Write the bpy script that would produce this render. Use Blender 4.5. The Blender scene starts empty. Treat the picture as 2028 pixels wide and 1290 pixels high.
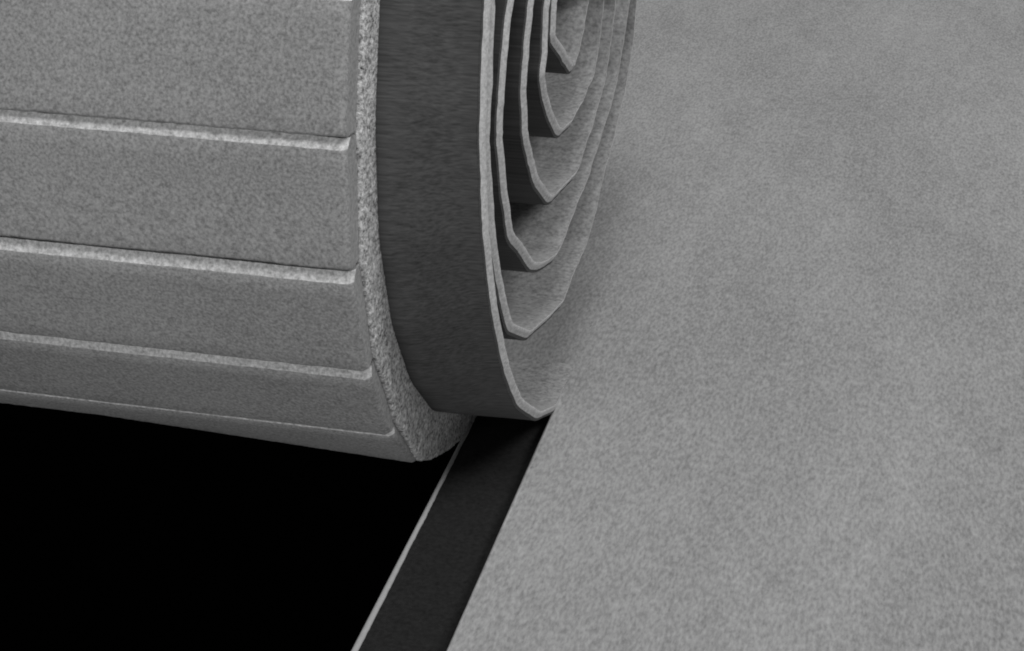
import bpy, bmesh, math, random
from mathutils import Vector, Matrix, noise

random.seed(7)
scene = bpy.context.scene
col = scene.collection

# ------------------------------------------------------------------ camera
cam_data = bpy.data.cameras.new('camera')
cam_data.sensor_width = 36.0
cam_data.lens = 3579.3 * 36.0 / 2028.0
cam_data.clip_start = 0.05
cam_data.clip_end = 200.0
cam = bpy.data.objects.new('camera', cam_data)
col.objects.link(cam)
right = Vector((0.97279842, 0.23162425, -0.00366576))
up = Vector((-0.10079858, 0.4374856, 0.89355806))
fw = Vector((-0.20857343, 0.86888236, -0.44893269))
m = Matrix((right, up, -fw)).transposed().to_4x4()
m.translation = Vector((0.90235542, -4.37159611, 2.47319836))
cam.matrix_world = m
scene.camera = cam

# ------------------------------------------------------------------ light
world = bpy.data.worlds.new('World')
scene.world = world
world.use_nodes = True
bg = world.node_tree.nodes['Background']
bg.inputs[0].default_value = (1, 1, 1, 1)
bg.inputs[1].default_value = 0.15


def area(name, loc, target, size, power):
    d = bpy.data.lights.new(name, 'AREA')
    d.shape = 'DISK'
    d.size = size
    d.energy = power
    o = bpy.data.objects.new(name, d)
    col.objects.link(o)
    o.location = loc
    o.rotation_euler = (Vector(target) - Vector(loc)).to_track_quat('-Z', 'Y').to_euler()
    return o


area('key_light', (4.0, -19.0, 36.0), (0, 0, 0.4), 15.0, 6500)
area('side_light', (26.5, 8.0, 27.0), (0, 0, 0.4), 14.0, 6900)
area('front_light', (-5.0, -30.0, 1.5), (0, 0, 0.4), 12.0, 2500)

scene.view_settings.view_transform = 'Standard'
scene.view_settings.look = 'None'
scene.view_settings.exposure = 0.0
scene.view_settings.gamma = 1.0
scene.view_settings.use_curve_mapping = False
scene.render.engine = 'CYCLES'
scene.cycles.filter_width = 1.9


# ------------------------------------------------------------------ materials
def speckled(name, base, contrast, scale, rough=0.9, bump=0.25, coarse=0.35, stretch=(1, 1, 1), bump_dist=0.006, patch=0.06):
    """Grey surface with fine grain, a softer second grain and large faint patches."""
    mat = bpy.data.materials.new(name)
    mat.use_nodes = True
    nt = mat.node_tree
    N, L = nt.nodes, nt.links
    p = N['Principled BSDF']
    p.inputs['Roughness'].default_value = rough
    p.inputs['Specular IOR Level'].default_value = 0.15
    tc = N.new('ShaderNodeTexCoord')
    mp = N.new('ShaderNodeMapping')
    mp.inputs['Scale'].default_value = stretch
    L.new(tc.outputs['Object'], mp.inputs['Vector'])

    def nz(s, detail, r):
        n = N.new('ShaderNodeTexNoise')
        n.inputs['Scale'].default_value = s
        n.inputs['Detail'].default_value = detail
        n.inputs['Roughness'].default_value = r
        L.new(mp.outputs['Vector'], n.inputs['Vector'])
        return n.outputs['Fac']

    def math_(op, a, b):
        n = N.new('ShaderNodeMath')
        n.operation = op
        for i, v in enumerate((a, b)):
            if isinstance(v, (int, float)):
                n.inputs[i].default_value = v
            else:
                L.new(v, n.inputs[i])
        return n.outputs[0]

    fine = nz(scale, 2.0, 0.6)
    soft = nz(scale * coarse, 2.0, 0.5)
    big = nz(1.7, 2.0, 0.5)
    a = math_('MULTIPLY', math_('SUBTRACT', fine, 0.5), contrast * 2.6)
    b = math_('MULTIPLY', math_('SUBTRACT', soft, 0.5), contrast * 0.7)
    c = math_('MULTIPLY', math_('SUBTRACT', big, 0.5), patch * 2)
    c2 = math_('MULTIPLY', math_('SUBTRACT', nz(9.0, 2.0, 0.5), 0.5), patch * 1.1)
    s = math_('ADD', math_('ADD', math_('ADD', a, b), math_('ADD', c, c2)), 1.0)
    v = math_('MULTIPLY', s, base)
    comb = N.new('ShaderNodeCombineColor')
    for i in range(3):
        L.new(v, comb.inputs[i])
    L.new(comb.outputs[0], p.inputs['Base Color'])
    bp = N.new('ShaderNodeBump')
    bp.inputs['Strength'].default_value = bump
    bp.inputs['Distance'].default_value = bump_dist
    L.new(fine, bp.inputs['Height'])
    L.new(bp.outputs['Normal'], p.inputs['Normal'])
    return mat


M_ground = speckled('grey_grain', 0.315, 0.46, 120, bump=0.12, stretch=(1, .38, 1), coarse=.45, patch=.22)
M_inner = speckled('grey_grain_inner', 0.34, 0.6, 85, bump=0.12)
M_edge = speckled('pale_cut_edge', 0.50, 0.4, 110, bump=0.3)
M_dark = speckled('dark_film', 0.072, 0.55, 60, rough=0.75, bump=0.10, stretch=(0.05, 3.2, 3.2), coarse=.5, patch=0.14)
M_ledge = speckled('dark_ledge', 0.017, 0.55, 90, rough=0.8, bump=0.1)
M_panel = speckled('panel_face', 0.29, 0.55, 145, bump=0.15, coarse=.5, patch=.14)
M_side = speckled('panel_side', 0.60, 0.7, 115, bump=0.3)  # pale cut face, lightened further to hold the chamfers' bright edge glow
M_end = speckled('panel_end', 0.30, 0.45, 110, bump=0.2)
M_band = speckled('rough_band', 0.47, 1.3, 115, bump=0.4, bump_dist=0.012)
M_edge_glow = speckled('pale_edge_glow', 0.37, 0.10, 60, bump=0.1)  # pale colour holds the bright edge glow of the ledge
M_pit = speckled('black_pit', 0.0008, 0.1, 20, rough=1.0, bump=0.0)  # darkness of the deep pit is put into this near-black colour
M_pit.node_tree.nodes['Principled BSDF'].inputs['Specular IOR Level'].default_value = 0.0


def link(name, verts, faces, mats, idx=None, parent=None, smooth=None):
    me = bpy.data.meshes.new(name)
    me.from_pydata(verts, [], faces)
    for mt in mats:
        me.materials.append(mt)
    if idx:
        me.polygons.foreach_set('material_index', idx)
    if smooth is not None:
        me.polygons.foreach_set('use_smooth', smooth if isinstance(smooth, list) else [smooth] * len(faces))
    me.update()
    o = bpy.data.objects.new(name, me)
    col.objects.link(o)
    o.parent = parent
    return o


def prism(name, outline, z0, z1, mats, parent=None, top_i=0, side_i=0):
    """Vertical prism over a counter-clockwise outline."""
    n = len(outline)
    v = [(x, y, z1) for x, y in outline] + [(x, y, z0) for x, y in outline]
    f = [tuple(range(n)), tuple(range(2 * n - 1, n - 1, -1))]
    ix = [top_i, side_i]
    for i in range(n):
        j = (i + 1) % n
        f.append((i, i + n, j + n, j))
        ix.append(side_i)
    return link(name, v, f, mats, ix, parent)


# ------------------------------------------------------------------ the setting
T = 0.027            # thickness of the film
LX = -0.219          # edge of the ledge towards the pit
XL = -3.2            # left end of the roll (outside the picture)
YJ = 0.16            # where the curled film joins the flat film

pit = prism('pit_floor', [(-30, -30), (LX - 0.02, -30), (LX - 0.02, 1.15), (-30, 1.15)], -5.2, -5.0, [M_pit])
pit['kind'] = 'structure'
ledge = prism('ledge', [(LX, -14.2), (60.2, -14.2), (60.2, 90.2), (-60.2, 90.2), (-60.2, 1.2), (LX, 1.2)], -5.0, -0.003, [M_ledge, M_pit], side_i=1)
ledge['kind'] = 'structure'
# ledge edge glow built as a thin uneven pale bead, wider towards the front
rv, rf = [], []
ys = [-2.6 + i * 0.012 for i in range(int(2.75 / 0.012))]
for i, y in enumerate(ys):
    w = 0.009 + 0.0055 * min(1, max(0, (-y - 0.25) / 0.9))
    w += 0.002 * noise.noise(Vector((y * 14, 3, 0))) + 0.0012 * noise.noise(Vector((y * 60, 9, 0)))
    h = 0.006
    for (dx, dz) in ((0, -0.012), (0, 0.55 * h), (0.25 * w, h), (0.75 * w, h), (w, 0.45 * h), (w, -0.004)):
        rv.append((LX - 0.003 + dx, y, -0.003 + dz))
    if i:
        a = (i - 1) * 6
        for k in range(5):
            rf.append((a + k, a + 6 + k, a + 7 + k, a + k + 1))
edge_glow_bead = link('edge_glow_bead', rv, rf, [M_edge_glow], parent=ledge, smooth=True)

# flat grey sheet: right of the cut, and behind the roll; bevelled along the cut
edge = [(0.0, -14.0), (60.0, -14.0), (60.0, 90.0), (-60.0, 90.0), (-60.0, YJ), (0.0, YJ)]
ground = prism('ground', edge, 0.0, T, [M_ground, M_edge], side_i=1)
ground['kind'] = 'structure'

# pale line where the sheet was cut
ev_, ef_ = [], []
for i, y in enumerate([-2.6 + i * 0.02 for i in range(130)]):
    w = 0.0045 + 0.0012 * noise.noise(Vector((y * 20, 1, 5)))
    for (dx, dz) in ((-0.003, -0.006), (-0.003, 0.001), (0.3 * w, 0.0025), (w, 0.0012), (w, -0.002)):
        ev_.append((dx, y, T + dz))
    if i:
        a = (i - 1) * 5
        for k in range(4):
            ef_.append((a + k, a + 5 + k, a + 6 + k, a + k + 1))
link('cut_line', ev_, ef_, [M_ground], parent=ground, smooth=True)

# ------------------------------------------------------------------ the roll
YC, ZC = 0.033, 1.0465
PITCH = 14.2
polar = [(9, 1.035), (23.5, 1.0), (38.5, .978), (53, .957), (67, .95), (81.2, .955), (96.2, .96), (111.8, .965),
         (126, .965), (139.5, .965), (152, .965), (166, .97), (180.5, .97), (194.7, .975), (209, .98), (223, .99),
         (237, 1.0), (251, 1.01), (265, 1.02), (279, 1.02),
         # second turn
         (289, .99), (298, .93), (311, .82), (320, .755), (341, .745), (353, .715), (361, .716), (368, .736), (382, .743),
         (399.3, .808), (415, .875), (424, .88), (436, .897), (453, .925), (473, .93), (495, .93), (520, .93),
         (545, .93), (570, .925), (595, .92), (620, .91), (638, .90),
         # third turn
         (650, .80), (656.5, .77), (664, .705), (671, .64), (687, .565), (701, .535), (719, .523), (729.6, .56), (739.5, .585),
         (757.6, .626), (766.7, .658), (779, .69), (788.6, .754), (800.5, .782), (811, .809), (817, .803), (825, .789),
         (833, .76), (855, .72), (880, .68), (905, .66), (930, .65), (955, .645),
         # fourth turn
         (998, .638), (1010, .587), (1018.6, .555), (1026.6, .516), (1037.5, .476), (1056, .431), (1070, .428),
         (1110, .432), (1118, .452), (1133, .473), (1141, .498), (1151, .517), (1162, .563), (1175, .574), (1184, .558),
         (1196, .561), (1220, .54), (1250, .50), (1280, .47), (1310, .45),
         # fifth turn
         (1353, .434), (1372, .401), (1389, .354), (1408, .28), (1425, .25), (1443, .247), (1472, .267), (1484, .28),
         (1504, .302), (1521, .347), (1533, .383), (1542, .364), (1560, .382), (1590, .35), (1620, .33), (1650, .30),
         # core
         (1702, .225), (1725, .14), (1760, .115), (1792, .10), (1806, .098), (1905, .282), (1924, .303), (1950, .30), (1990, .25)]


def flare(th):
    """how far the film opens outwards between its free edge and the panels"""
    tab = [(-30, 0), (-2, 0), (9, -.002), (23.5, .003), (38.5, .028), (53, .052), (67, .064), (81.2, .058), (96.2, .040),
           (111.8, .032), (240, .03), (300, 0), (9999, 0)]
    for (a, u), (b, v) in zip(tab, tab[1:]):
        if a <= th < b:
            return u + (v - u) * (th - a) / (b - a)


def pt(th, r):
    a = math.radians(th)
    return (YC - r * math.sin(a), ZC - r * math.cos(a))


ctrl = [(-20.0, YJ, 0.0), (-2.0, 0.05, 0.0)] + [(th,) + pt(th, r) for th, r in polar]
# polyline with slightly rounded corners, subdivided facets
path = [ctrl[0]]
for i in range(1, len(ctrl) - 1):
    p0, p1, p2 = (Vector(c) for c in ctrl[i - 1:i + 2])
    l0 = (Vector(p1[1:]) - Vector(p0[1:])).length
    l2 = (Vector(p2[1:]) - Vector(p1[1:])).length
    d = min(0.3 * l0, 0.3 * l2, 0.035)
    a = p1 + (p0 - p1) * (d / l0)
    b = p1 + (p2 - p1) * (d / l2)
    for t in (0, .25, .5, .75, 1):
        path.append(tuple(a * (1 - t) ** 2 + p1 * 2 * t * (1 - t) + b * t * t))
path.append(ctrl[-1])
fine = []
for i in range(len(path) - 1):
    p0, p1 = Vector(path[i]), Vector(path[i + 1])
    L_ = (Vector(p1[1:]) - Vector(p0[1:])).length
    n = max(1, int(L_ / 0.03))
    for k in range(n):
        fine.append(p0 + (p1 - p0) * (k / n))
fine.append(Vector(path[-1]))


def frame(i):
    """outward normal at path point i in the (y, z) plane"""
    a, b = fine[max(0, i - 1)], fine[min(len(fine) - 1, i + 1)]
    ty, tz = b[1] - a[1], b[2] - a[2]
    l = math.hypot(ty, tz)
    ty, tz = ty / l, tz / l
    return (tz, -ty)        # to the right of travel... set below so that it points away from the centre


roll = bpy.data.objects.new('rolled_sheet', None)
col.objects.link(roll)
roll['label'] = 'large grey coiled sheet with dark smooth border and raised speckled panels on its outside'
roll['category'] = 'rolled sheet'


def outward(i):
    n = frame(i)
    # travel goes bottom -> front -> top -> back, so the outside is on a fixed side
    t = (-n[1], n[0])
    return (n[0], n[1]) if SIGN > 0 else (-n[0], -n[1])


SIGN = 1
n0 = frame(1)
if n0[1] > 0:        # at the flat start the outside looks down
    SIGN = -1

xs = [0.0, -0.004, -0.03, -0.07, -0.11, -0.15, -0.19, -0.24, -0.6, -1.2, -2.0, -2.9, XL]
sv, sf, si = [], [], []
ev, ef = [], []
NX = len(xs)
for i, p in enumerate(fine):
    o = outward(i)
    wob = 0.0025 * noise.noise(Vector((p[0] * 0.09, 0.5, 0))) + 0.0018 * noise.noise(Vector((p[0] * 1.1, 4.5, 0)))
    endx = wob * min(1.0, max(0.0, (p[0] - 2) / 20))
    lip = min(1.0, max(0.0, (p[0] - 3) / 12))
    for j, x in enumerate(xs):
        s = min(1, -x / 0.2)
        s = s * s * (3 - 2 * s)
        f_ = flare(p[0]) * s
        y, z = p[1] + o[0] * f_, p[2] + o[1] * f_
        xx = x + (endx if j < 2 else 0)
        sv.append((xx, y, z))                                      # outside
    for j, x in enumerate(xs):
        s = min(1, -x / 0.2)
        s = s * s * (3 - 2 * s)
        f_ = flare(p[0]) * s - T
        y, z = p[1] + o[0] * f_, p[2] + o[1] * f_
        xx = x + (endx + 0.0120 * lip if j < 2 else 0)
        sv.append((xx, y, z))                                      # inside
    # edge band: outer lip, round middle, inner lip
    for (dx, k) in ((0.0, 0.0), (0.003, 0.28), (0.0085, 0.6), (0.0130, 0.9), (0.0120, 1.0)):
        ev.append((dx * lip + endx + (0.0005 if p[0] > 4 else -0.0008), p[1] - o[0] * T * k, p[2] - o[1] * T * k))
W = 2 * NX
for i in range(len(fine) - 1):
    a, b = i * W, (i + 1) * W
    for j in range(NX - 1):
        sf.append((a + j, a + j + 1, b + j + 1, b + j)); si.append(0)
        sf.append((a + NX + j, b + NX + j, b + NX + j + 1, a + NX + j + 1)); si.append(1)
    sf.append((a + NX - 1, a + 2 * NX - 1, b + 2 * NX - 1, b + NX - 1)); si.append(1)
    for k in range(4):
        ef.append((i * 5 + k, (i + 1) * 5 + k, (i + 1) * 5 + k + 1, i * 5 + k + 1))
e = (len(fine) - 1) * W
for j in range(NX - 1):
    sf.append((e + j, e + j + 1, e + NX + j + 1, e + NX + j)); si.append(1)
sheet = link('sheet', sv, sf, [M_dark, M_inner], si, roll, smooth=True)
cut = link('cut_edge', ev, ef, [M_dark, M_edge], [0, 1, 1, 1] * (len(fine) - 1), sheet, smooth=True)  # dark outer strip paints the contact shadow line under each turn
cut['label'] = 'thin pale cut edge winding in a spiral'

# --- panels on the outer turn
H = 0.142
hinge = [(th, r + flare(th)) for th, r in polar if th < 280]
hinge = [(-4.2, 1.046)] + hinge


def panel_x():
    x, out = -0.26, []
    while x > -1.75:
        out.append(x)
        x -= 0.016
    while x > XL + 0.3:
        out.append(x)
        x -= 0.12
    return out


PX = panel_x()
for q in range(len(hinge) - 1):
    A, B = pt(*hinge[q]), pt(*hinge[q + 1])
    ty, tz = B[0] - A[0], B[1] - A[1]
    w = math.hypot(ty, tz)
    ty, tz = ty / w, tz / w
    ny, nz_ = tz, -ty
    mid = ((A[0] + B[0]) / 2 - YC, (A[1] + B[1]) / 2 - ZC)
    if ny * mid[0] + nz_ * mid[1] < 0:
        ny, nz_ = -ny, -nz_
    g = 0.007
    rr = 0.007
    h = H + random.uniform(-.003, .003) - 0.075 * max(0, min(1, (45 - hinge[q + 1][0]) / 5))
    lo = -0.021        # the lower lip reaches towards the panel below
    c0, c1 = w + .004, w - 0.018
    prof = [(g, -0.004), (g + (lo - g) * .35, h * .35), (g + (lo - g) * .75, h * .75), (lo, h - rr), (lo + rr * .3, h - rr * .3), (lo + rr, h),
            (lo + .04, h), (w * .5, h + .0015), (c1 - .04, h),
            (c1 - rr * .5, h), (c1, h - rr * .5), (c0, h - .020), (w - g * .4, h * .45), (w - g, h * .25), (w - g, -0.004)]
    kinds = [2, 2, 2, 2, 0, 0, 0, 0, 0, 0, 1, 2, 2, 2]  # groove walls use the darker material to put the gap's shade into colour
    n = len(prof)
    v, f, ix, sm = [], [], [], []
    rows = [None, -0.236, -0.242] + PX
    for r_, x in enumerate(rows):
        for k, (s, d) in enumerate(prof):
            ex = -0.221 - 0.008 * max(0, d) / h + 0.002 * noise.noise(Vector((s * 40, q, d * 40)))
            xx = ex if x is None else min(x, ex - 0.004)
            if x is None and d > h * .6:
                d = d - 0.010
            elif x == -0.236 and d > h * .6:
                d = d - 0.003
            j1 = 0.0016 * noise.noise(Vector((xx * 9, q * 3.1, 1.0 if k < 7 else 7.0))) + 0.0016 * noise.noise(Vector((xx * 60, q * 5.3, k * .4)))
            js = j1 if 1 < k < 13 and abs(k - 7) > 1 else 0
            jd = 0.0012 * noise.noise(Vector((xx * 50, q * 2.3, k * 3.0))) if 3 < k < 11 else 0
            s2, d2 = s + js, d + jd
            if 38 < hinge[q][0] < 39 and k < 7 and d > .03:
                d2 -= 0.006 + 0.034 * min(1.2, max(0, (-xx - 0.25) / 1.1))
            v.append((xx, A[0] + ty * s2 + ny * d2, A[1] + tz * s2 + nz_ * d2))
        if r_:
            a, b = (r_ - 1) * n, r_ * n
            for k in range(n - 1):
                f.append((a + k, b + k, b + k + 1, a + k + 1)); ix.append(kinds[k]); sm.append(kinds[k] == 0)
    f.append(tuple(range(n))); ix.append(2); sm.append(False)
    f.append(tuple(range((len(rows) - 1) * n, len(rows) * n))[::-1]); ix.append(2); sm.append(False)
    link('panel', v, f, [M_panel, M_side, M_end], ix, roll, sm)

# --- rough speckled band that ties the panel ends to the film
bvts, bfs = [], []
hp = [pt(*h_) for h_ in hinge]
samples = []
for q in range(len(hp) - 1):
    A, B = Vector(hp[q]), Vector(hp[q + 1])
    n = 46
    for k in range(n):
        samples.append((A + (B - A) * (k / n), (B - A).normalized(), q, k / n))
prof = [(-0.209, -0.004), (-0.210, 0.008), (-0.211, 0.020), (-0.212, 0.031), (-0.213, 0.042), (-0.214, 0.053), (-0.215, 0.064),
        (-0.2165, 0.073), (-0.219, 0.078), (-0.230, 0.080), (-0.27, 0.080)]
NP = len(prof)
for i, (P, tg, q, u) in enumerate(samples):
    # soften the corner at each hinge
    t2 = tg
    if u < 0.15 and q > 0:
        pt_ = (Vector(hp[q]) - Vector(hp[q - 1])).normalized()
        t2 = (pt_ * (0.5 - u / 0.3) + tg * (0.5 + u / 0.3)).normalized()
    if u > 0.85 and q < len(hp) - 2:
        nt_ = (Vector(hp[q + 2]) - Vector(hp[q + 1])).normalized()
        k = (u - 0.85) / 0.3
        t2 = (tg * (1 - k) + nt_ * k).normalized()
    ny, nz_ = t2[1], -t2[0]
    if ny * (P[0] - YC) + nz_ * (P[1] - ZC) < 0:
        ny, nz_ = -ny, -nz_
    thk = math.degrees(math.atan2(YC - P[0], ZC - P[1]))
    sc = 1 + 0.25 * max(0, min(1, (92 - thk) / 25)) + 0.32 * max(0, min(1, (60 - thk) / 20)) if -60 < thk < 92 else 1
    if -60 < thk < 34:
        sc *= 1 - 0.45 * min(1, (34 - thk) / 22)
    for k, (x, d) in enumerate(prof):
        d *= sc
        am = 0.0 if k in (0, NP - 1) else 1.0
        nv = Vector((P[0] * 48, P[1] * 48, k * 0.75))
        jx = am * (0.0022 * noise.noise(nv) + 0.0030 * noise.noise(nv * 2.6))
        jd = am * 0.0030 * noise.noise(nv * 2 + Vector((31, 7, 3)))
        bvts.append((x + jx, P[0] + ny * (d + jd), P[1] + nz_ * (d + jd)))
    if i:
        a, b = (i - 1) * NP, i * NP
        for k in range(NP - 1):
            bfs.append((a + k, b + k, b + k + 1, a + k + 1))
band = link('rough_band', bvts, bfs, [M_band], None, roll, smooth=True)
band['label'] = 'narrow speckled band along the panel ends'

# consistent outward normals
for o in list(roll.children):
    bm = bmesh.new()
    bm.from_mesh(o.data)
    bmesh.ops.recalc_face_normals(bm, faces=bm.faces)
    bm.to_mesh(o.data)
    bm.free()
